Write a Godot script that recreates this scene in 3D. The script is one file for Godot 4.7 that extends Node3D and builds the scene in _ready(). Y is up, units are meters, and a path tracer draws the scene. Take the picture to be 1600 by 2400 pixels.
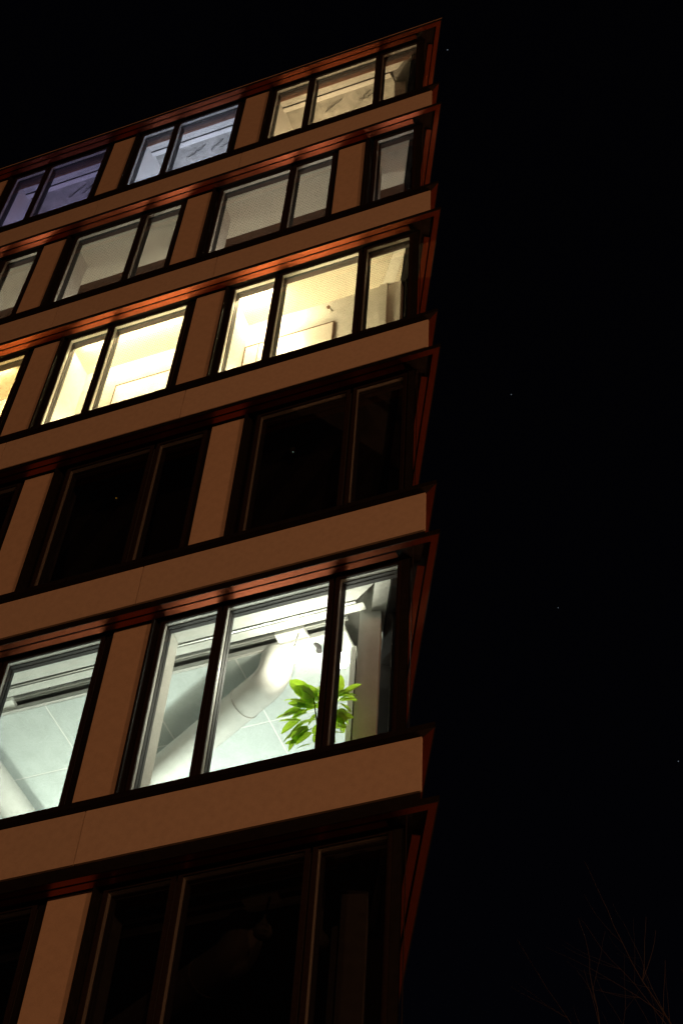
extends Node3D
# A corner of an office block at night, seen steeply from the pavement.
# Front facade lies in the plane z = 0 (x < 0), the side facade runs back at an acute angle.

const STOREY := 3.6
const GROUND := -7.82
const LEFT_END := -11.2
const SIDE_LENGTH := 10.0
var SIDE_DIR := Vector2(-sin(0.4523), -cos(0.4523))      # plan direction (x, z) of the side facade
var SIDE_OUT := Vector2(cos(0.4523), -sin(0.4523))       # its outward normal
const SIDE_SHIFT := 0.03
var M := {}
var building: Node3D
var taken := {}

# ---------------------------------------------------------------- helpers
func numbered(called: String) -> String:
	if not taken.has(called):
		taken[called] = 0
		return called
	taken[called] += 1
	return "%s_%03d" % [called, taken[called]]

func thing(called, label, category, at = Vector3.ZERO, group = ""):
	var o := Node3D.new()
	o.name = numbered(called)
	add_child(o)
	o.position = at
	o.set_meta("label", label)
	o.set_meta("category", category)
	if group != "":
		o.set_meta("group", group)
	return o

func start() -> SurfaceTool:
	var st := SurfaceTool.new()
	st.begin(Mesh.PRIMITIVE_TRIANGLES)
	return st

func build(st: SurfaceTool, called: String, mat, parent, label = ""):
	var o := MeshInstance3D.new()
	o.mesh = st.commit()
	o.name = called
	o.material_override = mat
	parent.add_child(o, true)
	if label != "":
		o.set_meta("label", label)
	return o

func share(mesh: Mesh, called: String, mat, parent, xf: Transform3D):
	var o := MeshInstance3D.new()
	o.mesh = mesh
	o.name = called
	o.material_override = mat
	o.transform = xf
	parent.add_child(o, true)
	return o

func tri(st, a: Vector3, b: Vector3, c: Vector3, out: Vector3):
	var n := (b - a).cross(c - a)
	if n.length() < 1e-12:
		return
	n = n.normalized()
	if n.dot(out) > 0.0:
		var t := b
		b = c
		c = t
	else:
		n = -n
	for v in [a, b, c]:
		st.set_normal(n)
		st.add_vertex(v)

# right prism over a convex plan outline (x, z) between two heights
func prism(st, plan: Array, y0: float, y1: float):
	var mid := Vector2.ZERO
	for q in plan:
		mid += q
	mid /= plan.size()
	var cen := Vector3(mid.x, (y0 + y1) / 2, mid.y)
	var n := plan.size()
	for i in n:
		var a: Vector2 = plan[i]
		var b: Vector2 = plan[(i + 1) % n]
		var p0 := Vector3(a.x, y0, a.y)
		var p1 := Vector3(b.x, y0, b.y)
		var p2 := Vector3(b.x, y1, b.y)
		var p3 := Vector3(a.x, y1, a.y)
		var out := (p0 + p2) / 2 - cen
		tri(st, p0, p1, p2, out)
		tri(st, p0, p2, p3, out)
		if i > 0 and i < n - 1:
			tri(st, Vector3(plan[0].x, y0, plan[0].y), p0, p1, Vector3.DOWN)
			tri(st, Vector3(plan[0].x, y1, plan[0].y), p3, p2, Vector3.UP)

func box(st, x0: float, x1: float, y0: float, y1: float, z0: float, z1: float):
	prism(st, [Vector2(x0, z0), Vector2(x1, z0), Vector2(x1, z1), Vector2(x0, z1)], y0, y1)

# box with small chamfers on all edges, centred on the origin
func soft_box_mesh(w: float, h: float, d: float, c: float) -> ArrayMesh:
	var st := start()
	var e := Vector3(w / 2, h / 2, d / 2)
	for ax in 3:
		for s in [-1.0, 1.0]:
			var u := (ax + 1) % 3
			var v := (ax + 2) % 3
			var q := []
			for k in [[-1, -1], [1, -1], [1, 1], [-1, 1]]:
				var pt := Vector3.ZERO
				pt[ax] = s * e[ax]
				pt[u] = k[0] * (e[u] - c)
				pt[v] = k[1] * (e[v] - c)
				q.append(pt)
			var out := Vector3.ZERO
			out[ax] = s
			tri(st, q[0], q[1], q[2], out)
			tri(st, q[0], q[2], q[3], out)
			for s2 in [-1.0, 1.0]:
				var a := Vector3.ZERO
				a[ax] = s * e[ax]
				a[u] = s2 * (e[u] - c)
				a[v] = -(e[v] - c)
				var b := a
				b[v] = e[v] - c
				var cc := b
				cc[ax] = s * (e[ax] - c)
				cc[u] = s2 * e[u]
				var dd := a
				dd[ax] = s * (e[ax] - c)
				dd[u] = s2 * e[u]
				var o2 := Vector3.ZERO
				o2[ax] = s
				o2[u] = s2
				tri(st, a, b, cc, o2)
				tri(st, a, cc, dd, o2)
	for sx in [-1.0, 1.0]:
		for sy in [-1.0, 1.0]:
			for sz in [-1.0, 1.0]:
				var o3 := Vector3(sx, sy, sz)
				tri(st, o3 * Vector3(e.x, e.y - c, e.z - c), o3 * Vector3(e.x - c, e.y, e.z - c), o3 * Vector3(e.x - c, e.y - c, e.z), o3)
	return st.commit()

# rectangular ring in a plane parallel to the front facade
func ring(st, x0, x1, y0, y1, w, z0, z1):
	box(st, x0, x0 + w, y0, y1, z0, z1)
	box(st, x1 - w, x1, y0, y1, z0, z1)
	box(st, x0 + w, x1 - w, y1 - w, y1, z0, z1)
	box(st, x0 + w, x1 - w, y0, y0 + w, z0, z1)

# round tube along a path, radii per point, smooth normals
func tube(st, pts: Array, radii: Array, sides := 8, cap := true):
	var rings := []
	var norms := []
	var side := Vector3.ZERO
	for i in pts.size():
		var d: Vector3
		if i == 0:
			d = pts[1] - pts[0]
		elif i == pts.size() - 1:
			d = pts[i] - pts[i - 1]
		else:
			d = pts[i + 1] - pts[i - 1]
		d = d.normalized()
		if side == Vector3.ZERO:
			side = d.cross(Vector3.UP if absf(d.y) < 0.9 else Vector3.RIGHT).normalized()
		side = (side - d * side.dot(d)).normalized()
		var up := d.cross(side)
		var r := []
		var nn := []
		for k in sides:
			var a := TAU * k / sides
			var v := side * cos(a) + up * sin(a)
			nn.append(v)
			r.append(pts[i] + v * radii[i])
		rings.append(r)
		norms.append(nn)
	for i in pts.size() - 1:
		for k in sides:
			var k2 := (k + 1) % sides
			var quad := [[rings[i][k], norms[i][k]], [rings[i + 1][k], norms[i + 1][k]], [rings[i + 1][k2], norms[i + 1][k2]], [rings[i][k2], norms[i][k2]]]
			var g: Vector3 = (quad[1][0] - quad[0][0]).cross(quad[2][0] - quad[0][0])
			var order := [0, 1, 2, 0, 2, 3]
			if g.dot(quad[0][1]) > 0:
				order = [0, 2, 1, 0, 3, 2]
			for j in order:
				st.set_normal(quad[j][1])
				st.add_vertex(quad[j][0])
	if cap:
		for e in [0, pts.size() - 1]:
			var out: Vector3 = pts[0] - pts[1] if e == 0 else pts[e] - pts[e - 1]
			for k in sides:
				tri(st, pts[e], rings[e][k], rings[e][(k + 1) % sides], out)

# body of revolution about the y axis: profile of Vector2(radius, height)
func lathe(st, prof: Array, sides := 20, at := Vector3.ZERO):
	for i in prof.size() - 1:
		var a: Vector2 = prof[i]
		var b: Vector2 = prof[i + 1]
		var t := (b - a).normalized()
		var nr := Vector2(t.y, -t.x)
		for k in sides:
			var a0 := TAU * k / sides
			var a1 := TAU * (k + 1) / sides
			var q := []
			for e in [[a, a0], [b, a0], [b, a1], [a, a1]]:
				var v: Vector2 = e[0]
				q.append([at + Vector3(v.x * cos(e[1]), v.y, v.x * sin(e[1])), Vector3(nr.x * cos(e[1]), nr.y, nr.x * sin(e[1]))])
			var g: Vector3 = (q[1][0] - q[0][0]).cross(q[2][0] - q[0][0])
			var order := [0, 1, 2, 0, 2, 3] if g.dot(q[0][1]) < 0 else [0, 2, 1, 0, 3, 2]
			for j in order:
				st.set_normal(q[j][1])
				st.add_vertex(q[j][0])

func ball(st, c: Vector3, r: float, sides := 16):
	var prof := []
	for i in 13:
		var a := -PI / 2 + PI * i / 12
		prof.append(Vector2(maxf(cos(a) * r, 0.0002), sin(a) * r))
	lathe(st, prof, sides, c)

# ---------------------------------------------------------------- plan of the facade
func corner(off: float) -> Vector2:                       # where both facades, offset outward by off, meet
	return Vector2((SIDE_SHIFT + off - SIDE_OUT.y * off) / SIDE_OUT.x, off)

func front_run(outer: float, inner: float, right = null) -> Array:
	var a := corner(outer)
	var b := corner(inner)
	if right != null:
		a.x = right
		b.x = right
	return [Vector2(LEFT_END, outer), Vector2(LEFT_END, inner), b, a]

func side_run(outer: float, inner: float, from := 0.0, to := SIDE_LENGTH) -> Array:
	var a := corner(outer)
	var b := corner(inner)
	if from > 0.0:
		a = side_point(outer, from)
		b = side_point(inner, from)
	return [a, b, side_point(inner, to), side_point(outer, to)]

func side_point(off: float, along: float) -> Vector2:
	return SIDE_OUT * (SIDE_SHIFT + off) + SIDE_DIR * along

func floor_outline(off: float) -> Array:
	var c := corner(off)
	var far := side_point(off, SIDE_LENGTH)
	return [Vector2(LEFT_END, off), c, far, Vector2(LEFT_END, far.y)]

# plan outline cut back to the inside of the outer walls
func clipped(st, plan: Array, y0: float, y1: float):
	var inside := PackedVector2Array(floor_outline(-0.335))
	for q in Geometry2D.intersect_polygons(PackedVector2Array(plan), inside):
		prism(st, Array(q), y0, y1)

func rect(x0: float, x1: float, z0: float, z1: float) -> Array:
	return [Vector2(x0, z0), Vector2(x1, z0), Vector2(x1, z1), Vector2(x0, z1)]

func soffit(k: int) -> float:
	return STOREY * k - 0.9

# ---------------------------------------------------------------- materials
func noise_image(seed_value: int, freq: float, lo: float, hi: float, speck := 0.0, size := 256) -> Image:
	var n := FastNoiseLite.new()
	n.seed = seed_value
	n.frequency = freq
	n.fractal_octaves = 4
	var img: Image = n.get_seamless_image(size, size)
	var rng := RandomNumberGenerator.new()
	rng.seed = seed_value
	var res := Image.create(size, size, false, Image.FORMAT_RGB8)
	for y in size:
		for x in size:
			var v: float = lerpf(lo, hi, img.get_pixel(x, y).r) + rng.randf_range(-speck, speck)
			res.set_pixel(x, y, Color(v, v, v))
	res.generate_mipmaps()
	return res

func mat(lin: Color, rough: float, metal := 0.0, tex = null, scale := 1.0):
	var m := StandardMaterial3D.new()
	m.albedo_color = lin.linear_to_srgb()
	m.roughness = rough
	m.metallic = metal
	if tex != null:
		m.albedo_texture = tex
		m.uv1_triplanar = true
		m.uv1_world_triplanar = true
		m.uv1_scale = Vector3.ONE * scale
	return m

func glow(col: Color, energy: float):
	var m := StandardMaterial3D.new()
	m.albedo_color = Color(0.8, 0.8, 0.8)
	m.emission_enabled = true
	m.emission = col
	m.emission_energy_multiplier = energy
	return m

func make_materials():
	var grain := ImageTexture.create_from_image(noise_image(11, 0.02, 0.93, 1.0, 0.06))
	var cloudy := ImageTexture.create_from_image(noise_image(23, 0.012, 0.78, 1.0, 0.03))
	var smudge := ImageTexture.create_from_image(noise_image(31, 0.03, 0.75, 1.0, 0.02))
	var holes := Image.create(256, 256, false, Image.FORMAT_RGB8)
	for y in 256:
		for x in 256:
			var fx := fposmod(x / 32.0, 1.0) - 0.5
			var fy := fposmod(y / 32.0, 1.0) - 0.5
			var v := 0.58 if fx * fx + fy * fy < 0.06 else 1.0
			holes.set_pixel(x, y, Color(v, v, v))
	holes.generate_mipmaps()
	var perforated := ImageTexture.create_from_image(holes)
	M.panel = mat(Color(0.42, 0.34, 0.27), 0.85, 0.0, grain, 1.7)
	for i in 3:
		M["panel%d" % i] = mat(Color(0.42, 0.345, 0.275) * [0.97, 1.0, 1.03][i], 0.85, 0.0, grain, [1.7, 1.5, 1.9][i])
	M.pilaster = mat(Color(0.42, 0.33, 0.25), 0.85, 0.0, grain, 1.3)
	M.black = mat(Color(0.009, 0.008, 0.0075), 0.6, 0.0, smudge, 0.9)
	M.red = mat(Color(0.28, 0.07, 0.033), 0.28, 0.96, grain, 1.6)
	M.fascia = mat(Color(0.009, 0.007, 0.006), 0.6, 0.0, smudge, 0.9)
	M.sash = mat(Color(0.016, 0.011, 0.0095), 0.6, 0.0, smudge, 2.0)
	for q in [M.black, M.fascia, M.sash]:
		q.metallic_specular = 0.25
	M.inner = mat(Color(0.022, 0.022, 0.024), 0.6)
	M.spacer = mat(Color(0.52, 0.52, 0.50), 0.45, 0.2)
	M.flashing = mat(Color(0.45, 0.32, 0.22), 0.5)
	M.slab = mat(Color(0.30, 0.29, 0.27), 0.9, 0.0, cloudy, 0.8)
	M.plaster = mat(Color(0.74, 0.74, 0.70), 0.9, 0.0, grain, 0.7)
	M.painted_shade = mat(Color(0.045, 0.045, 0.045), 0.8, 0.0, smudge, 0.6)  # near-black copy of the room finishes; darkness of unlit rooms put into colour
	M.acoustic = mat(Color(0.60, 0.65, 0.64), 0.85, 0.0, grain, 0.5)
	M.perforated = mat(Color(0.72, 0.69, 0.60), 0.9, 0.0, perforated, 1.0 / (8 * 0.027))
	M.concrete = mat(Color(0.46, 0.45, 0.41), 0.92, 0.0, cloudy, 1.1)
	M.timber = mat(Color(0.17, 0.08, 0.05), 0.7, 0.0, cloudy, 1.4)
	M.carpet = mat(Color(0.35, 0.32, 0.28), 0.95, 0.0, grain, 2.0)
	M.zinc = mat(Color(0.64, 0.63, 0.60), 0.8, 0.0, grain, 1.2)
	M.steel = mat(Color(0.62, 0.62, 0.60), 0.3, 0.7)
	M.white_metal = mat(Color(0.8, 0.8, 0.76), 0.4)
	M.cable = mat(Color(0.05, 0.045, 0.045), 0.6)
	M.board = mat(Color(0.82, 0.80, 0.74), 0.35)
	M.board_edge = mat(Color(0.12, 0.06, 0.03), 0.5)
	M.asphalt = mat(Color(0.05, 0.05, 0.05), 0.9, 0.0, grain, 1.0)
	M.paving = mat(Color(0.2, 0.19, 0.18), 0.9, 0.0, cloudy, 0.5)
	M.bark = mat(Color(0.035, 0.025, 0.018), 0.9, 0.0, cloudy, 3.0)
	M.post = mat(Color(0.03, 0.035, 0.03), 0.45, 0.3)
	M.clay = mat(Color(0.35, 0.33, 0.3), 0.7)
	M.soil = mat(Color(0.04, 0.03, 0.02), 0.95)
	M.stem = mat(Color(0.10, 0.12, 0.04), 0.7)
	var g := StandardMaterial3D.new()
	g.albedo_color = Color(0.02, 0.025, 0.025, 0.25)
	g.transparency = BaseMaterial3D.TRANSPARENCY_ALPHA
	g.roughness = 0.02
	g.metallic_specular = 0.5
	M.glass = g
	for i in 3:
		var l = mat([Color(0.26, 0.36, 0.07), Color(0.42, 0.48, 0.12), Color(0.13, 0.20, 0.05)][i], 0.3)
		l.backlight_enabled = true
		l.backlight = Color(0.75, 0.9, 0.25)
		l.cull_mode = BaseMaterial3D.CULL_DISABLED
		M["leaf%d" % i] = l

# ---------------------------------------------------------------- building
# sash spans are glass edges on the front facade, right to left
func storey_layout(k: int) -> Dictionary:
	var wins := []       # each window: array of [x0, x1] panes
	var pils := []       # [x0, x1]
	if k == 5:
		wins.append([[-0.94, -0.34]])
		for n in 4:
			var s := -2.64 * n
			pils.append([-1.58 + s, -1.107 + s])
			wins.append([[-2.315 + s, -1.695 + s], [-3.59 + s, -2.425 + s]])
	elif k == 3:
		for n in 4:
			var s := -2.64 * n
			wins.append([[-0.95 + s, -0.355 + s], [-2.215 + s, -1.085 + s]])
			pils.append([-2.87 + s, -2.405 + s])
	else:
		for n in 4:
			var s := -2.64 * n
			var w := [[-2.24 + s, -1.09 + s], [-2.97 + s, -2.355 + s]]
			if n == 0:
				w.push_front([-0.97, -0.34])
			wins.append(w)
			pils.append([-3.57 + s, -3.09 + s])
	return {"wins": wins, "pils": pils}

func build_window(panes: Array, sill: float, head: float):
	var x0: float = panes[-1][0] - 0.05
	var x1: float = panes[0][1] + 0.05
	var st := start()
	ring(st, x0 - 0.03, x1 + 0.03, sill - 0.03, head + 0.06, 0.028, -0.30, -0.165)
	for i in panes.size() - 1:
		var mx: float = (panes[i][0] + panes[i + 1][1]) / 2
		box(st, mx - 0.012, mx + 0.012, sill, head + 0.03, -0.30, -0.175)
	var w = build(st, "window", M.black, building)
	for pn in panes:
		var a: float = pn[0]
		var b: float = pn[1]
		var s := start()
		ring(s, a - 0.047, b + 0.047, sill, head + 0.035, 0.047, -0.155, -0.14)
		build(s, "sash", M.sash, w)
		s = start()
		box(s, a - 0.004, b + 0.004, sill + 0.043, head - 0.008, -0.163, -0.157)
		build(s, "pane", M.glass, w)
		s = start()
		ring(s, a - 0.010, b + 0.010, sill + 0.037, head - 0.002, 0.010, -0.205, -0.165)
		build(s, "spacer", M.spacer, w)
		s = start()
		ring(s, a - 0.045, b + 0.045, sill + 0.005, head + 0.03, 0.054, -0.30, -0.207)
		ring(s, a - 0.045, b + 0.045, sill + 0.005, head + 0.03, 0.060, -0.262, -0.250)
		build(s, "inner_frame", M.inner, w)

func build_facade():
	var rng := RandomNumberGenerator.new()
	rng.seed = 5
	for k in range(0, 7):
		var y: float = STOREY * k
		var ys := soffit(k)
		# head ledge: dark fascia, two red metal strips with a groove between, dark plate above
		var st := start()
		prism(st, front_run(0.095, -0.135), ys + 0.04, ys + 0.065)
		prism(st, side_run(0.095, -0.135), ys + 0.04, ys + 0.065)
		prism(st, front_run(0.104, 0.096), ys - 0.002, ys + 0.065)
		prism(st, side_run(0.104, 0.096), ys - 0.002, ys + 0.065)
		var ledge = build(st, "head_ledge", M.fascia, building)
		var seam := [LEFT_END, -8.0, -5.0, -2.36, 0.0]
		st = start()
		prism(st, front_run(0.0945, 0.026), ys, ys + 0.012)
		build(st, "soffit_strip", M.red, ledge)
		st = start()
		prism(st, side_run(0.0945, 0.026), ys, ys + 0.012)
		build(st, "soffit_strip", M.red, ledge)
		st = start()
		prism(st, front_run(0.005, -0.068, -0.31), ys, ys + 0.012)
		build(st, "soffit_strip", M.red, ledge)
		st = start()
		prism(st, side_run(0.005, -0.068, 0.28), ys, ys + 0.012)
		build(st, "soffit_strip", M.red, ledge)
		if k == 6:
			st = start()
			prism(st, front_run(0.108, 0.09), ys + 0.067, ys + 0.082)
			build(st, "roof_flashing", M.flashing, building)
			st = start()
			prism(st, front_run(-0.14, -0.30), ys + 0.067, ys + 0.5)
			prism(st, side_run(-0.14, -0.30), ys + 0.067, ys + 0.5)
			build(st, "parapet", M.black, building)
			continue
		# upstand behind the spandrel
		st = start()
		prism(st, front_run(-0.026, -0.30), ys + 0.067, y - 0.002)
		prism(st, side_run(-0.026, -0.30), ys + 0.067, y - 0.002)
		build(st, "spandrel_upstand", M.black, building)
		# sill ledge
		st = start()
		prism(st, front_run(0.072, -0.31), y + 0.014, y + 0.07)
		prism(st, side_run(0.072, -0.31), y + 0.014, y + 0.07)
		prism(st, front_run(0.076, 0.069), y - 0.002, y + 0.013)
		prism(st, side_run(0.076, 0.069), y - 0.002, y + 0.013)
		var sl = build(st, "sill_ledge", M.fascia, building)
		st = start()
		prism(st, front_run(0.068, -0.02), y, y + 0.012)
		build(st, "drip_strip", M.fascia, sl)  # front underside blackened in place of shade; the side run keeps the red
		st = start()
		prism(st, side_run(0.068, -0.02), y, y + 0.012)
		build(st, "drip_strip", M.red, sl)
		# spandrel panels with open joints
		var edges := [0.0, -3.305, -5.935, -8.57, LEFT_END]
		for i in edges.size() - 1:
			st = start()
			var r0: float = edges[i] - (0.0 if i == 0 else 0.006)
			box(st, edges[i + 1] + 0.006, r0, y - 0.638, y - 0.004, -0.024, rng.randf_range(-0.001, 0.001))
			build(st, "spandrel_panel", M["panel%d" % rng.randi_range(0, 2)], building)
		var along := [0.0, 2.63, 5.26, 7.89]
		for i in along.size():
			st = start()
			var a: float = along[i] + (0.36 if i == 0 else 0.006)
			var b: float = (along[i + 1] if i < 3 else SIDE_LENGTH) - 0.006
			prism(st, [side_point(0, a), side_point(-0.024, a), side_point(-0.024, b), side_point(0, b)], y - 0.638, y - 0.004)
			build(st, "spandrel_panel", M["panel%d" % rng.randi_range(0, 2)], building)
		if k == 0:
			continue
		storey(k)
	storey(6)
	# side facade of every storey: corner post, glazing and wall
	for k in range(1, 7):
		var y0: float = STOREY * (k - 1) + 0.07
		var y1 := soffit(k) + 0.04
		var st := start()
		var c := corner(-0.145)
		prism(st, [Vector2(-0.29, -0.135), Vector2(-0.29, -0.30), Vector2(-0.33, -0.34), side_point(-0.145, 0.30), c + Vector2(0.0, 0.005)], y0, y1)
		build(st, "corner_post", M.black, building)
		st = start()
		prism(st, [side_point(-0.139, 0.02), side_point(-0.146, 0.02), side_point(-0.146, 0.035), side_point(-0.139, 0.035)], y0, y1)
		build(st, "corner_trim", M.sash, building)
		st = start()
		prism(st, side_run(-0.14, -0.30, 1.75), y0, y1)
		build(st, "side_wall", M.black, building)
		st = start()
		prism(st, side_run(-0.16, -0.166, 0.31, 1.74), y0 + 0.01, y1 - 0.01)
		build(st, "side_pane", M.glass, building)
		st = start()
		prism(st, side_run(-0.145, -0.24, 0.98, 1.05), y0, y1)
		build(st, "side_mullion", M.black, building)

func storey(k: int):
	var sill: float = STOREY * (k - 1) + 0.045
	var head := soffit(k)
	var lay := storey_layout(k)
	for w in lay.wins:
		build_window(w, sill, head)
	for pl in lay.pils:
		var st := start()
		box(st, pl[0] - 0.09, pl[1] + 0.045, sill + 0.03, head + 0.038, -0.30, -0.16)
		build(st, "pier", M.black, building)
		st = start()
		box(st, pl[0], pl[1], sill + 0.03, head + 0.03, -0.155, -0.125)
		build(st, "pilaster_panel", M.pilaster, building)
		st = start()
		box(st, pl[1] + 0.004, pl[1] + 0.03, sill + 0.03, head + 0.03, -0.155, -0.065)
		build(st, "blind_rail", M.black, building)

func build_structure():
	for k in range(0, 7):
		var y: float = STOREY * k
		var st := start()
		var o := floor_outline(-0.32)
		if k == 6:
			prism(st, o, soffit(6) + 0.36, soffit(6) + 0.5)
			build(st, "roof_slab", M.slab, building)
		else:
			prism(st, o, y - 0.28, y - 0.10)
			build(st, "floor_slab", M.slab, building)
			var f := start()
			prism(f, floor_outline(-0.34), y - 0.098, y - 0.085)
			build(f, "floor_finish", M.carpet, building)
	# rear and left outer walls, base storeys down to the street
	var far := side_point(-0.14, SIDE_LENGTH)
	var st2 := start()
	box(st2, LEFT_END, far.x, GROUND, soffit(6) + 0.5, far.y - 0.2, far.y)
	build(st2, "rear_wall", M.panel, building)
	st2 = start()
	box(st2, LEFT_END - 0.2, LEFT_END, GROUND, soffit(6) + 0.5, far.y, -0.03)
	build(st2, "end_wall", M.panel, building)
	st2 = start()
	prism(st2, front_run(-0.14, -0.34), GROUND, soffit(0) + 0.04)
	prism(st2, side_run(-0.14, -0.34), GROUND, soffit(0) + 0.04)
	build(st2, "base_wall", M.pilaster, building)

# inner column boxed in behind each pier, or a full partition
func partitions(k: int, depth: float, m):
	var y0: float = STOREY * (k - 1) - 0.085
	var y1: float = STOREY * k - 0.282 if k < 6 else soffit(6) + 0.36
	for pl in storey_layout(k).pils:
		var st := start()
		box(st, pl[0] - 0.075, pl[1] + 0.03, y0, y1, -depth, -0.305)
		build(st, "partition" if depth > 1.0 else "column", m, building)

func area(parent, at: Vector3, size: Vector2, up: bool, col: Color, energy: float):
	var l := AreaLight3D.new()
	l.area_size = size
	l.light_color = col
	l.light_energy = energy
	l.shadow_enabled = true
	l.area_range = 12.0
	parent.add_child(l)
	l.position = at
	l.rotation_degrees.x = 90.0 if up else -90.0
	return l

# uplight added out of sight below the sill to light wall and ceiling
func added_batten(at: Vector3, length: float, col: Color, energy: float, label: String, tilt := 0.0):
	var t = thing("added_floor_uplight", label, "lamp", at)
	share(soft_box_mesh(length, 0.07, 0.09, 0.008), "housing", M.white_metal, t, Transform3D(Basis(), Vector3(0, 0.035, 0)))
	share(soft_box_mesh(length - 0.04, 0.006, 0.06, 0.002), "diffuser", glow(col, 1.5), t, Transform3D(Basis(), Vector3(0, 0.0735, 0)))
	var l = area(t, Vector3(0, 0.085, -0.005), Vector2(length - 0.04, 0.06), true, col, energy)
	l.rotation_degrees.x = 90.0 - tilt

# lamp added out of sight behind the window head to brighten the wall opposite
func added_wall_washer(at: Vector3, length: float, col: Color, energy: float, label: String):
	var t = thing("added_wall_washer", label, "lamp", at)
	var tilt := Basis(Vector3.RIGHT, deg_to_rad(-40.0))
	share(soft_box_mesh(length, 0.03, 0.02, 0.003), "housing", M.white_metal, t, Transform3D(tilt, Vector3(0, 0.018, 0.004)))
	share(soft_box_mesh(length - 0.02, 0.022, 0.004, 0.001), "diffuser", glow(col, 2.0), t, Transform3D(tilt, Vector3(0, 0.018, 0.004) + tilt * Vector3(0, 0, -0.012)))
	var l = area(t, Vector3(0, 0.018, 0.004) + tilt * Vector3(0, 0, -0.016), Vector2(length - 0.02, 0.022), false, col, energy)
	l.rotation_degrees.x = -40.0

# added globe lamp, out of sight deep in the room, supplying its light
func added_globe_lamp(at: Vector3, height: float, col: Color, energy: float, label: String):
	var t = thing("added_floor_lamp", label, "lamp", at)
	var st := start()
	lathe(st, [Vector2(0.001, 0.0), Vector2(0.16, 0.0), Vector2(0.16, 0.02), Vector2(0.02, 0.035), Vector2(0.012, 0.05), Vector2(0.012, height - 0.15)])
	build(st, "stand", M.post, t)
	st = start()
	ball(st, Vector3(0, height, 0), 0.16)
	build(st, "globe", glow(col, 3.0), t)
	var l := OmniLight3D.new()
	l.light_color = col
	l.light_energy = energy
	l.omni_range = 15.0
	l.omni_attenuation = 2.0
	l.light_size = 0.15
	l.shadow_enabled = true
	t.add_child(l)
	l.position = Vector3(0, height, 0)

func back_wall(k: int, z: float, m, called := "back_wall"):
	var y0: float = STOREY * (k - 1) - 0.085
	var y1: float = STOREY * k - 0.282 if k < 6 else soffit(6) + 0.36
	var st := start()
	var lim := side_point(-0.31, 0.0) + SIDE_DIR * ((-z - 0.0) / -SIDE_DIR.y)
	box(st, LEFT_END, lim.x - 0.05, y0, y1, z - 0.1, z)
	build(st, called, m, building)

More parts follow.
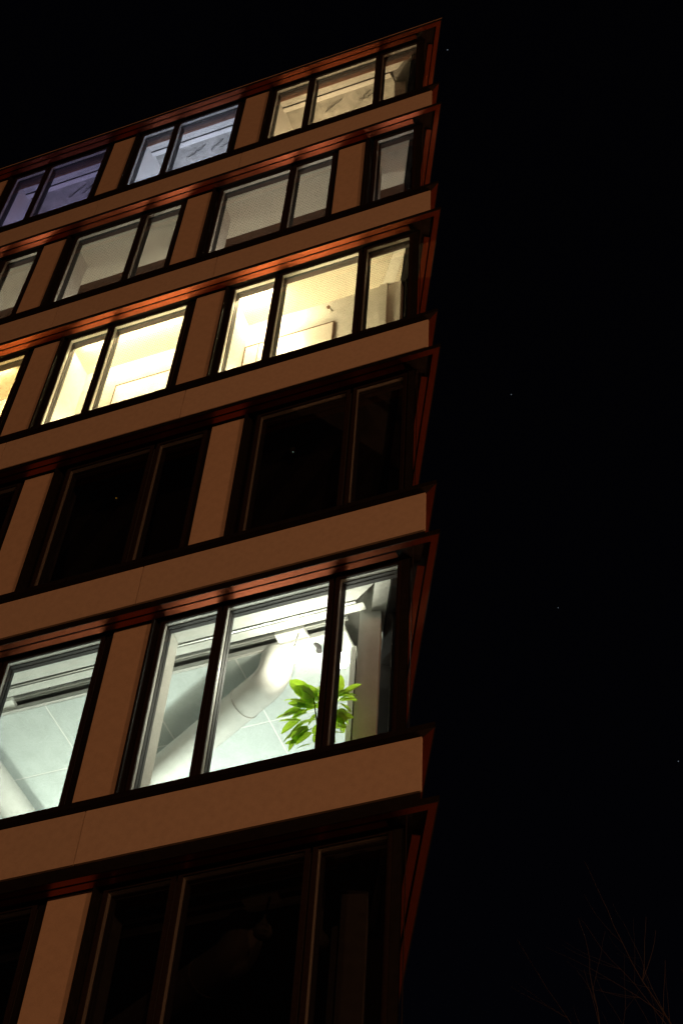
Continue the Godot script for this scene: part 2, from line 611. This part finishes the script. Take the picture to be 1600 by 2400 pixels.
# open service ceiling of the two lower studio floors
func studio(k: int):
	var s: float = STOREY * (k - 2)
	var yc := soffit(k) + 0.2
	var finish = M.plaster if k == 2 else M.painted_shade
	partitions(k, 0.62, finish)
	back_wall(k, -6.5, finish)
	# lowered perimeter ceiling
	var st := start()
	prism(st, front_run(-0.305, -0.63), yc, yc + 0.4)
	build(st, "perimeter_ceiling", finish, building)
	st = start()
	prism(st, side_run(-0.305, -0.46, 0.0, 4.0), yc, yc + 0.4)
	build(st, "perimeter_ceiling", finish, building)
	st = start()
	box(st, LEFT_END, -1.0, yc - 0.012, yc + 0.1, -0.665, -0.645)
	build(st, "shadow_gap_trim", M.steel, building)
	st = start()
	box(st, LEFT_END, -0.92, yc - 0.02, yc + 0.3, -0.775, -0.672)
	build(st, "white_beam", finish, building)
	# suspended acoustic ceiling beyond the service gap, panel by panel
	st = start()
	box(st, LEFT_END, -1.25, yc + 0.002, yc + 0.07, -1.03, -1.0)
	build(st, "ceiling_edge", M.zinc, building)
	var xs := [-1.25, -2.55, -3.72, -4.92, -6.12, -7.32, -8.52, -9.72, LEFT_END]
	var zs := [-1.032, -2.05, -3.25, -4.45, -6.48]
	for i in xs.size() - 1:
		for j in zs.size() - 1:
			st = start()
			var cell := rect(xs[i + 1] + 0.009, xs[i] - 0.009, zs[j + 1] + 0.009, zs[j] - 0.009)
			if Geometry2D.intersect_polygons(PackedVector2Array(cell), PackedVector2Array(floor_outline(-0.335))).is_empty():
				continue
			clipped(st, cell, yc, yc + 0.03)
			build(st, "ceiling_panel", M.acoustic if k == 2 else M.painted_shade, building)
	st = start()
	clipped(st, rect(LEFT_END, -1.25, -6.48, -1.035), yc + 0.003, yc + 0.05)
	build(st, "ceiling_grid", M.white_metal if k == 2 else finish, building)
	# corner column by the side glazing
	st = start()
	prism(st, [Vector2(-1.00, -0.80), Vector2(-0.78, -0.86), Vector2(-0.88, -1.16), Vector2(-1.10, -1.12)], STOREY * (k - 1) - 0.085, STOREY * k - 0.282)
	build(st, "corner_column", M.plaster if k == 2 else finish, building)
	st = start()
	prism(st, [Vector2(-1.09, -0.84), Vector2(-1.03, -0.83), Vector2(-1.12, -1.15), Vector2(-1.18, -1.14)], STOREY * (k - 1) - 0.085, yc - 0.5)
	build(st, "pipe_duct", M.white_metal if k == 2 else finish, building)
	var lit := k == 2
	var where := "lit" if lit else "dark"
	# lighting rail on rods
	var rail = thing("lighting_rail", "steel lighting rail under the ceiling of the %s studio with ducts" % where, "rail", Vector3(0, s, 0))
	st = start()
	box(st, LEFT_END + 0.3, -1.2, 6.60, 6.635, -0.965, -0.945)
	box(st, LEFT_END + 0.3, -1.2, 6.60, 6.635, -0.935, -0.915)
	box(st, LEFT_END + 0.3, -1.2, 6.625, 6.64, -0.96, -0.92)
	build(st, "track", M.steel, rail)
	for i in 14:
		st = start()
		tube(st, [Vector3(-1.45 - 0.68 * i, 6.64, -0.94), Vector3(-1.45 - 0.68 * i, 6.92, -0.94)], [0.006, 0.006], 6)
		ball(st, Vector3(-1.45 - 0.68 * i, 6.655, -0.94), 0.018, 8)
		build(st, "hanger_rod", M.cable, rail)
	for bx in [-1.86, -5.45]:
		share(soft_box_mesh(0.34, 0.06, 0.13, 0.006), "supply_box", M.white_metal, rail, Transform3D(Basis(), Vector3(bx, 6.575, -0.945)))
	# loose cables beside the rail
	var rng := RandomNumberGenerator.new()
	rng.seed = 40 + k
	for c in 3:
		var cb = thing("cable", "%s cable sagging beside the rail in the %s studio with ducts" % [["thin dark", "thicker dark", "pale grey"][c], where], "cable", Vector3(0, s, 0))
		var pts := []
		var rad := []
		var x := LEFT_END + 0.4
		while x < -1.75:
			pts.append(Vector3(x, 6.66 + 0.035 * sin(x * 2.9 + c * 2.0) + rng.randf_range(-0.02, 0.02), -0.985 + rng.randf_range(-0.012, 0.012) + 0.012 * c))
			rad.append([0.006, 0.010, 0.007][c])
			x += 0.17
		st = start()
		tube(st, pts, rad, 6)
		build(st, "wire", M.zinc if c == 2 else M.cable, cb)
	# round ventilation ducts
	duct(s, Vector3(-2.28, 6.2, -1.27), Vector3(-4.6, 6.2, -2.53), 0.19, "diagonal galvanised duct below the ceiling of the %s studio" % where, lit, [Vector3(-2.10, 6.52, -1.17), Vector3(-2.10, 6.42, -1.17), Vector3(-2.13, 6.29, -1.19), Vector3(-2.19, 6.22, -1.22)])
	duct(s, Vector3(-5.85, 6.2, -1.06), Vector3(-5.85, 6.2, -4.5), 0.18, "straight galvanised duct running away from the window of the %s studio" % where, lit, [])
	# track lamps
	track_lamp(Vector3(-1.76, 6.14 + s, -0.86), lit, 6.60 + s, "glowing spot lamp on the rail, beside the diagonal duct" if lit else "unlit spot lamp on the rail in the dark studio, beside the duct")
	track_lamp(Vector3(-1.24, 5.98 + s, -0.95), lit, 6.60 + s, "glowing spot lamp on the rail, beside the corner column" if lit else "unlit spot lamp on the rail in the dark studio, near the corner column")
	var arm = thing("spotlight_arm", "jointed steel arm with a small unlit spotlight in the %s studio" % where, "spotlight", Vector3(-1.68, 6.55 + s, -0.98))
	st = start()
	tube(st, [Vector3(-0.02, 0.055, 0.04), Vector3(0.0, 0.0, 0.0), Vector3(0.06, -0.05, -0.12)], [0.012, 0.014, 0.014], 8)
	build(st, "arm", M.steel, arm)
	st = start()
	tube(st, [Vector3(0.05, -0.04, -0.11), Vector3(0.09, -0.09, -0.14), Vector3(0.095, -0.15, -0.14)], [0.022, 0.03, 0.036], 12)
	build(st, "head", M.cable, arm)

func duct(s: float, a: Vector3, b: Vector3, r: float, label: String, lit: bool, bend: Array):
	var metal = M.zinc if lit else M.painted_shade  # in the dark studio the shade is painted into the duct colour
	var t = thing("ventilation_duct", label, "duct", Vector3(0, s, 0))
	var st := start()
	var path := bend + [a, b]
	var radii := []
	for i in path.size():
		radii.append(r)
	tube(st, path, radii, 36)
	build(st, "pipe", metal, t)
	var d := (b - a).normalized()
	var n := int((b - a).length() / 1.6)
	for i in n + 1:
		var c := a + d * (0.34 + 1.6 * i)
		if (c - a).dot(d) > (b - a).length() - 0.05:
			break
		st = start()
		tube(st, [c - d * 0.012, c + d * 0.012], [r + 0.008, r + 0.008], 36)
		build(st, "coupling", metal, t)
	for f in [0.25, 0.7]:
		var q := a.lerp(b, f)
		st = start()
		tube(st, [q + Vector3(0, r - 0.01, 0), q + Vector3(0, 0.31, 0)], [0.006, 0.006], 6)
		build(st, "hanger", M.steel, t)

func track_lamp(at: Vector3, lit: bool, top: float, label: String):
	var t = thing("track_lamp", label, "lamp", at)
	var st := start()
	tube(st, [Vector3(0, top - at.y, -0.94 - at.z), Vector3(0, 0.12, 0.0), Vector3(0, 0.085, 0)], [0.012, 0.012, 0.03], 8)
	build(st, "stem", M.white_metal if lit else M.painted_shade, t)
	st = start()
	lathe(st, [Vector2(0.001, 0.095), Vector2(0.03, 0.095), Vector2(0.035, 0.07), Vector2(0.04, 0.055)], 16)
	build(st, "socket", M.white_metal if lit else M.painted_shade, t)
	st = start()
	lathe(st, [Vector2(0.038, 0.058), Vector2(0.07, 0.03), Vector2(0.088, -0.015), Vector2(0.082, -0.055), Vector2(0.05, -0.085), Vector2(0.001, -0.095)], 20)
	build(st, "bulb", glow(Color(1.0, 1.0, 0.9), 30.0) if lit else M.painted_shade, t)
	if lit:
		var l := OmniLight3D.new()
		l.light_color = Color(1.0, 1.0, 0.9)
		l.light_energy = 1.0
		l.omni_range = 12.0
		l.omni_attenuation = 2.0
		l.light_size = 0.06
		l.shadow_enabled = true
		t.add_child(l)

func plant():
	var base := Vector3(-1.19, STOREY - 0.085, -0.62)
	var t = thing("potted_plant", "green leafy pot plant behind the lit window under the spot lamp", "plant", base)
	var st := start()
	lathe(st, [Vector2(0.001, 0.0), Vector2(0.13, 0.0), Vector2(0.17, 0.30), Vector2(0.18, 0.31), Vector2(0.18, 0.33), Vector2(0.155, 0.33), Vector2(0.15, 0.28)], 24)
	build(st, "pot", M.clay, t)
	st = start()
	lathe(st, [Vector2(0.15, 0.285), Vector2(0.001, 0.30)], 24)
	build(st, "soil", M.soil, t)
	var tops := [Vector3(-0.12, 1.46, 0.12), Vector3(0.06, 1.42, 0.10), Vector3(-0.02, 1.05, 0.14)]
	for q in tops:
		st = start()
		tube(st, [Vector3(q.x * 0.1, 0.27, 0), Vector3(q.x * 0.2, 0.8, q.z * 0.6), q], [0.014, 0.011, 0.006], 7)
		build(st, "stem", M.stem, t)
	# leaf blades: three shared meshes, folded along the rib and bent
	var blades := []
	for v in 3:
		var s := start()
		var rows := []
		var nseg := 7
		for i in nseg + 1:
			var f := float(i) / nseg
			var wd: float = [0.21, 0.25, 0.19][v] * pow(sin(PI * pow(f, 0.9)), 0.6) + 0.004
			var droop: float = -[0.10, 0.05, 0.14][v] * f * f
			rows.append([Vector3(-wd, droop + wd * 0.35, -f), Vector3(0, droop, -f), Vector3(wd, droop + wd * 0.35, -f)])
		for i in nseg:
			for c in 2:
				var a: Vector3 = rows[i][c]
				var b: Vector3 = rows[i][c + 1]
				var cc: Vector3 = rows[i + 1][c + 1]
				var d: Vector3 = rows[i + 1][c]
				tri(s, a, b, cc, Vector3.UP)
				tri(s, a, cc, d, Vector3.UP)
		blades.append(s.commit())
	var spec := [[-1.28, 4.96, -1.51, 5.13], [-1.35, 5.01, -1.55, 5.22], [-1.46, 5.02, -1.65, 5.09], [-1.27, 4.99, -1.44, 5.17], [-1.27, 4.84, -1.43, 4.85], [-1.40, 4.87, -1.59, 4.87], [-1.27, 4.76, -1.42, 4.76], [-1.27, 4.72, -1.52, 4.71], [-1.42, 4.71, -1.62, 4.69], [-1.42, 4.66, -1.59, 4.55], [-1.35, 4.61, -1.48, 4.45], [-1.27, 4.45, -1.49, 4.42], [-1.31, 4.39, -1.45, 4.34], [-1.40, 4.39, -1.52, 4.32], [-1.15, 4.85, -1.02, 4.89], [-1.06, 4.93, -0.91, 4.99], [-1.08, 4.91, -0.93, 4.92], [-1.12, 4.71, -0.96, 4.8], [-1.09, 4.69, -0.88, 4.6], [-1.02, 4.78, -0.89, 4.64], [-1.12, 4.67, -0.99, 4.5], [-1.05, 4.67, -0.91, 4.5], [-1.12, 4.49, -0.92, 4.43], [-1.1, 4.42, -0.92, 4.32], [-1.12, 4.42, -1.09, 4.30], [-1.12, 4.86, -1.1, 5.08], [-1.13, 4.62, -1.03, 4.61], [-1.2, 4.8, -1.3, 4.92], [-1.2, 4.6, -1.33, 4.55], [-1.18, 4.5, -1.24, 4.3]]
	var rng := RandomNumberGenerator.new()
	rng.seed = 77
	for i in 46:
		var o = spec[(i * 5) % 30]
		var dx := rng.randf_range(-0.07, 0.06)
		var dy := rng.randf_range(-0.12, 0.06)
		spec.append([o[0] + dx, o[1] + dy, o[2] + dx * 2.0, o[3] + dy * 1.6])
	for i in spec.size():
		var q = spec[i]
		var a := Vector3(q[0], q[1], -0.5 + rng.randf_range(-0.05, 0.05)) - base
		var b := Vector3(q[2], q[3], -0.5 + rng.randf_range(-0.13, 0.12)) - base
		var d := b - a
		var ln := d.length() * 0.98
		var bas := Basis.looking_at(d.normalized(), Vector3(rng.randf_range(-0.5, 0.5), rng.randf_range(-0.2, 0.9), rng.randf_range(0.3, 1.0)).normalized())
		share(blades[i % 3], "leaf", M["leaf%d" % (rng.randi() % 3)], t, Transform3D(bas.scaled_local(Vector3.ONE * ln), a))

func whiteboard(x0: float, x1: float, label: String, split := 0.0):
	var t = thing("whiteboard", label, "whiteboard", Vector3((x0 + x1) / 2, 11.4, -0.83))
	var w := (x1 - x0) / 2
	share(soft_box_mesh(w * 2 - 0.03, 1.54, 0.016, 0.002), "writing_surface", M.board, t, Transform3D(Basis(), Vector3(0, 0.785, 0.011)))
	var st := start()
	ring(st, -w, w, 0.0, 1.57, 0.016, 0.001, 0.026)
	if split > 0.0:
		box(st, -w + split - 0.006, -w + split + 0.006, 0.016, 1.554, 0.002, 0.024)
	build(st, "frame", M.board_edge, t)

func sprinkler(at: Vector3, label: String):
	var t = thing("sprinkler", label, "sprinkler", at)
	var st := start()
	tube(st, [Vector3(0, 0, 0), Vector3(0, 0, 0.012), Vector3(0, 0, 0.013), Vector3(0, 0, 0.07)], [0.035, 0.032, 0.012, 0.012], 14)
	build(st, "body", M.steel, t)
	st = start()
	tube(st, [Vector3(0, 0, 0.068), Vector3(0, -0.03, 0.085), Vector3(0, -0.036, 0.09)], [0.012, 0.010, 0.028], 12)
	build(st, "deflector", M.board_edge, t)

func office_warm(k: int):                                       # fourth storey in view
	var yc := soffit(k) + 0.1
	partitions(k, 0.83, M.plaster)
	back_wall(k, -0.83, M.plaster)
	var st := start()
	var c := corner(-0.305)
	prism(st, [Vector2(LEFT_END, -0.305), Vector2(LEFT_END, -0.829), Vector2(-1.0, -0.829), Vector2(-0.62, -0.305)], yc, yc + 0.03)
	build(st, "perforated_ceiling", M.perforated, building)
	st = start()
	prism(st, [Vector2(-0.615, -0.305), Vector2(-0.995, -0.829), Vector2(-0.86, -0.90), Vector2(-0.50, -0.40), c], yc - 0.012, yc + 0.03)
	build(st, "ceiling_margin", M.plaster, building)
	st = start()
	prism(st, [Vector2(-0.85, -0.90), Vector2(-0.49, -0.40), corner(-0.31), side_point(-0.31, 2.0), Vector2(-1.2, -1.6)], yc, yc + 0.03)
	build(st, "perforated_ceiling", M.perforated, building)
	st = start()
	box(st, -1.02, -0.90, STOREY * (k - 1) - 0.085, yc - 0.002, -0.95, -0.80)
	build(st, "corner_column", M.plaster, building)
	st = start()
	prism(st, [Vector2(-0.90, -0.86), Vector2(-0.72, -0.86), Vector2(-0.80, -1.05), Vector2(-0.90, -1.05)], STOREY * (k - 1) - 0.085, yc - 0.05)
	build(st, "side_cabinet", M.concrete, building)
	whiteboard(-3.045, -1.68, "wide two-panel framed whiteboard on the wall below the sprinkler", 0.22)
	whiteboard(-5.10, -3.70, "framed whiteboard on the brightest white wall")
	sprinkler(Vector3(-1.76, 13.32, -0.83), "small sidewall sprinkler above the whiteboard")
	added_wall_washer(Vector3(-2.75, soffit(k) + 0.06, -0.325), 0.75, Color(1.0, 0.91, 0.7), 8.0, "added hidden wall washer above the framed whiteboard with sprinkler")
	added_wall_washer(Vector3(-4.75, soffit(k) + 0.06, -0.325), 1.6, Color(1.0, 0.91, 0.68), 7.0, "added hidden wall washer in the brightest room")
	added_wall_washer(Vector3(-7.3, soffit(k) + 0.06, -0.325), 1.2, Color(1.0, 0.86, 0.58), 3.0, "added hidden wall washer in the end room")
	var fl: float = STOREY * (k - 1) - 0.085
	added_batten(Vector3(-2.55, fl, -0.42), 0.9, Color(1.0, 0.9, 0.66), 36.0, "added unseen uplight on the floor below the framed whiteboard with sprinkler", 30.0)
	added_batten(Vector3(-4.75, fl, -0.42), 1.5, Color(1.0, 0.9, 0.66), 34.0, "added unseen uplight on the floor of the brightest room", 30.0)
	added_batten(Vector3(-7.4, fl, -0.42), 1.2, Color(1.0, 0.82, 0.5), 18.0, "added unseen uplight on the floor of the end room", 30.0)

func office_grey(k: int):                                       # fifth storey in view
	var yc := soffit(k) + 0.1
	partitions(k, 0.72, M.plaster)
	back_wall(k, -1.03, M.timber, "timber_wall")
	var st := start()
	prism(st, [Vector2(LEFT_END, -0.305), Vector2(LEFT_END, -1.029), Vector2(-0.9, -1.029), corner(-0.31)], yc, yc + 0.03)
	build(st, "perforated_ceiling", M.perforated, building)
	st = start()
	prism(st, [Vector2(-0.9, -1.03), corner(-0.31), side_point(-0.31, 2.2), Vector2(-1.2, -1.9)], yc + 0.004, yc + 0.03)
	build(st, "perforated_ceiling", M.perforated, building)
	var fl: float = STOREY * (k - 1) - 0.085
	var cols := [Color(1.0, 0.95, 0.82), Color(1.0, 0.96, 0.84), Color(1.0, 0.95, 0.84), Color(1.0, 0.97, 0.9)]
	var xs := [-8.0, -5.3, -2.7, -0.85]
	var nm := ["end", "middle", "wide", "corner"]
	for i in 4:
		added_batten(Vector3(xs[i], fl, -0.62), 0.9 if i < 3 else 0.5, cols[i], [4.2, 4.2, 4.8, 1.8][i], "added unseen uplight on the floor of the %s bay with the timber wall" % nm[i])

func office_top(k: int):                                        # top storey
	var ys := soffit(k)
	var yt := ys + 0.36
	partitions(k, 3.0, M.plaster)
	back_wall(k, -3.1, M.plaster)
	var st := start()
	prism(st, front_run(-0.305, -0.385), ys + 0.03, yt)
	build(st, "blind_box", M.timber, building)
	st = start()
	prism(st, front_run(-0.387, -0.56), ys + 0.2, yt)
	build(st, "perimeter_ceiling", M.plaster, building)
	st = start()
	box(st, LEFT_END, -1.05, ys + 0.19, yt, -0.575, -0.563)
	build(st, "shadow_gap_trim", M.inner, building)
	st = start()
	box(st, LEFT_END, -1.0, ys + 0.18, yt, -0.66, -0.578)
	build(st, "white_beam", M.white_metal, building)
	st = start()
	clipped(st, rect(LEFT_END, -1.0, -3.1, -0.662), yt - 0.03, yt - 0.002)
	build(st, "concrete_ceiling", M.concrete, building)
	st = start()
	prism(st, [Vector2(-0.98, -0.80), Vector2(-0.80, -0.86), Vector2(-0.92, -1.12), Vector2(-1.10, -1.08)], STOREY * (k - 1) - 0.085, yt - 0.04)
	build(st, "corner_column", M.concrete, building)
	var rng := RandomNumberGenerator.new()
	rng.seed = 9
	var bays := [[-1.2, "yellow"], [-1.45, "yellow"], [-2.0, "yellow"], [-4.0, "bluish"], [-4.35, "bluish"], [-4.7, "bluish"], [-6.9, "violet"], [-7.2, "violet"]]
	for i in bays.size():
		var b = bays[i]
		var cb = thing("cable", "short dark cable loop hanging from the concrete ceiling of the %s lit room" % b[1], "cable", Vector3(b[0], yt - 0.03, -0.8), "cables hanging in the %s lit room" % b[1])
		var pts := []
		var rad := []
		var w := rng.randf_range(0.25, 0.5)
		for j in 9:
			var f := j / 8.0
			pts.append(Vector3(-w * f + rng.randf_range(-0.01, 0.01), -rng.randf_range(0.03, 0.06) * sin(PI * f * 2.0) * sin(PI * f * 2.0), -0.14 * f * rng.randf_range(0.8, 1.2)))
			rad.append(0.007)
		st = start()
		tube(st, pts, rad, 6)
		build(st, "wire", M.cable, cb)
	var fl: float = STOREY * (k - 1) - 0.085
	added_globe_lamp(Vector3(-2.3, fl, -1.9), 1.5, Color(1.0, 0.87, 0.66), 7.0, "added unseen globe lamp giving yellow light in the top corner room")
	added_globe_lamp(Vector3(-4.9, fl, -1.9), 1.5, Color(0.84, 0.88, 1.0), 5.0, "added unseen globe lamp giving bluish light on the top storey")
	added_globe_lamp(Vector3(-7.6, fl, -1.9), 1.5, Color(0.76, 0.74, 1.0), 1.8, "added unseen globe lamp giving violet light on the top storey")

func office_dark(k: int):                                       # third storey, lights off
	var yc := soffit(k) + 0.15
	partitions(k, 0.6, M.painted_shade)
	back_wall(k, -5.0, M.painted_shade)
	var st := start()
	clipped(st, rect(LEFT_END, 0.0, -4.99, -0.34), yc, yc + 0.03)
	build(st, "ceiling", M.painted_shade, building)
	detector(Vector3(-2.09, yc, -0.86), Color(0.8, 1.0, 0.9), "smoke detector with a white pinpoint light in a dark room")
	detector(Vector3(-4.56, yc, -0.82), Color(1.0, 0.75, 0.2), "smoke detector with an amber pinpoint light in a dark room")

func detector(at: Vector3, col: Color, label: String):
	var t = thing("smoke_detector", label, "detector", at)
	var st := start()
	lathe(st, [Vector2(0.001, -0.045), Vector2(0.03, -0.045), Vector2(0.05, -0.03), Vector2(0.055, 0.0), Vector2(0.001, 0.0)], 18)
	build(st, "body", M.painted_shade, t)
	st = start()
	ball(st, Vector3(0.012, -0.047, 0.012), 0.0045, 8)
	build(st, "indicator", glow(col, 0.8), t)
	var l := OmniLight3D.new()
	l.light_color = col
	l.light_energy = 0.0001
	l.light_size = 0.007
	l.omni_range = 2.0
	l.omni_attenuation = 2.0
	l.shadow_enabled = true
	t.add_child(l)
	l.position = Vector3(0.012, -0.047, 0.012)

# ---------------------------------------------------------------- street
func street():
	var st := start()
	box(st, -600, 600, GROUND - 0.3, GROUND - 0.12, -600, 600)
	var r = build(st, "road", M.asphalt, self)
	r.set_meta("kind", "structure")
	st = start()
	box(st, -60, 12, GROUND - 0.12, GROUND, -40, 13.5)
	var pv = build(st, "pavement", M.paving, self)
	pv.set_meta("kind", "structure")
	st = start()
	box(st, -60, 12.15, GROUND - 0.12, GROUND + 0.01, 13.5, 13.65)
	box(st, 12, 12.15, GROUND - 0.12, GROUND + 0.01, -40, 13.5)
	var kb = build(st, "kerb", M.slab, self)
	kb.set_meta("kind", "structure")

func street_lamp(x: float, z: float, height: float, energy: float, label: String):
	var y := GROUND if x < 12 and z < 13.4 else GROUND - 0.12
	var t = thing("street_lamp", label, "street lamp", Vector3(x, y, z), "globe street lamps around the corner")
	var st := start()
	lathe(st, [Vector2(0.001, 0), Vector2(0.14, 0), Vector2(0.13, 0.5), Vector2(0.07, 0.6), Vector2(0.05, height - 0.3), Vector2(0.10, height - 0.22), Vector2(0.10, height - 0.2), Vector2(0.001, height - 0.2)])
	build(st, "post", M.post, t)
	st = start()
	ball(st, Vector3(0, height, 0), 0.22, 20)
	build(st, "globe", glow(Color(1.0, 0.55, 0.22), 6.0), t)
	var l := OmniLight3D.new()
	l.light_color = Color(1.0, 0.68, 0.455)
	l.light_energy = energy
	l.omni_range = 200.0
	l.omni_attenuation = 2.0
	l.light_size = 0.22
	l.shadow_enabled = true
	t.add_child(l)
	l.position = Vector3(0, height, 0)

func grow(st, a: Vector3, d: Vector3, len: float, r: float, depth: int, rng: RandomNumberGenerator):
	var pts := [a]
	var rad := [r]
	var p := a
	var n := 5
	for i in n:
		d = (d + Vector3(rng.randf_range(-0.14, 0.14), rng.randf_range(-0.03, 0.12), rng.randf_range(-0.14, 0.14))).normalized()
		p += d * len / n
		pts.append(p)
		rad.append(r * lerpf(1.0, 0.45, (i + 1.0) / n))
	tube(st, pts, rad, 7 if depth > 2 else 5, false)
	if depth == 0:
		return
	var kids := 4 if depth > 1 else 3
	for i in kids:
		var f := rng.randi_range(2, n)
		var side := d.cross(Vector3(rng.randf_range(-1, 1), rng.randf_range(-1, 1), rng.randf_range(-1, 1))).normalized()
		var nd := (d * 0.8 + side * rng.randf_range(0.45, 0.95) + Vector3(0, 0.15, 0)).normalized()
		grow(st, pts[f], nd, len * rng.randf_range(0.5, 0.72), rad[f] * rng.randf_range(0.5, 0.7), depth - 1, rng)
	grow(st, p, d, len * 0.7, r * 0.45, depth - 1, rng)

func bare_tree(at: Vector3, height: float, seed_value: int, label: String):
	var rng := RandomNumberGenerator.new()
	rng.seed = seed_value
	var t = thing("bare_tree", label, "tree", at)
	var st := start()
	var h := height * 0.42
	tube(st, [Vector3(0, -0.05, 0), Vector3(0.02, 0.25, 0), Vector3(0.05, h * 0.6, 0.03), Vector3(0.0, h, 0.05)], [0.24, 0.17, 0.13, 0.11], 12, false)
	build(st, "trunk", M.bark, t)
	st = start()
	for i in 5:
		var a := TAU * i / 5.0 + rng.randf_range(-0.3, 0.3)
		var y := h * rng.randf_range(0.75, 1.0)
		grow(st, Vector3(0.0, y, 0.05), Vector3(cos(a) * 0.75, 0.8, sin(a) * 0.75).normalized(), height * 0.24, 0.06, 3, rng)
	grow(st, Vector3(0, h, 0.05), Vector3(0.03, 1, 0.02).normalized(), height * 0.30, 0.10, 4, rng)
	build(st, "crown", M.bark, t)

func stars():
	var dirs := [[Vector3(-0.10755, 0.93565, -0.33614), 0.34], [Vector3(-0.12805, 0.83891, -0.529), 0.28], [Vector3(-0.13349, 0.75611, -0.64068), 0.24], [Vector3(-0.0841, 0.68461, -0.72405), 0.3]]
	var m = glow(Color(0.85, 0.92, 1.0), 0.15)
	for q in dirs:
		var t = thing("star", "tiny white star in the black night sky", "star", q[0] * 900.0, "stars in the night sky")
		var st := start()
		ball(st, Vector3.ZERO, q[1], 10)
		build(st, "point", m, t)

# ---------------------------------------------------------------- scene
func _ready():
	var cam := Camera3D.new()
	cam.name = "camera"
	add_child(cam)
	cam.transform = Transform3D(Basis(Vector3(0.9359462, 0.05140072, -0.34837147), Vector3(0.24733371, 0.60823656, 0.75423757), Vector3(0.25066062, -0.7920898, 0.55656357)), Vector3(3.306, -6.224, 9.461))
	cam.fov = 36.07
	cam.near = 0.1
	cam.far = 3000.0
	cam.current = true
	var we := WorldEnvironment.new()
	we.name = "night_air"
	var env := Environment.new()
	env.background_mode = Environment.BG_SKY
	var sky := Sky.new()
	var sm := ProceduralSkyMaterial.new()
	sm.sky_top_color = Color(0.006, 0.006, 0.011)
	sm.sky_horizon_color = Color(0.022, 0.025, 0.056)
	sm.sky_curve = 0.25
	sm.ground_bottom_color = Color(0.006, 0.006, 0.008)
	sm.ground_horizon_color = Color(0.022, 0.025, 0.056)
	sky.sky_material = sm
	env.sky = sky
	env.background_energy_multiplier = 1.0
	env.tonemap_mode = Environment.TONE_MAPPER_LINEAR
	env.tonemap_exposure = 1.0
	env.sdfgi_enabled = true
	env.ssao_enabled = true
	env.ssil_enabled = true
	we.environment = env
	add_child(we)
	make_materials()
	street()
	building = thing("office_building", "dark office block with beige bands and staggered windows, some lit", "building")
	build_structure()
	build_facade()
	studio(1)
	studio(2)
	office_dark(3)
	office_warm(4)
	office_grey(5)
	office_top(6)
	added_globe_lamp(Vector3(-3.3, STOREY - 0.085, -3.1), 0.7, Color(0.94, 1.0, 0.94), 12.0, "added unseen globe lamp deep in the lit studio, behind the diagonal duct")
	added_globe_lamp(Vector3(-5.4, STOREY - 0.085, -3.8), 1.0, Color(0.94, 1.0, 0.92), 9.5, "added unseen globe lamp deep in the lit studio, beside the straight duct")
	plant()
	street_lamp(21.0, 38.0, 8.0, 375.0, "tall globe lamp far across the street from the corner")
	street_lamp(38.0, 28.0, 8.0, 395.0, "tall globe lamp farther along the far pavement")
	street_lamp(8.5, -15.0, 5.0, 110.0, "globe lamp on the pavement of the side street")
	street_lamp(3.0, -32.0, 5.0, 130.0, "globe lamp at the far end of the side street pavement")
	bare_tree(Vector3(2.3, GROUND, -4.6), 10.4, 3, "bare tree standing beside the side facade")
	bare_tree(Vector3(4.7, GROUND, -5.6), 10.6, 8, "taller bare tree out by the side street kerb")
	stars()
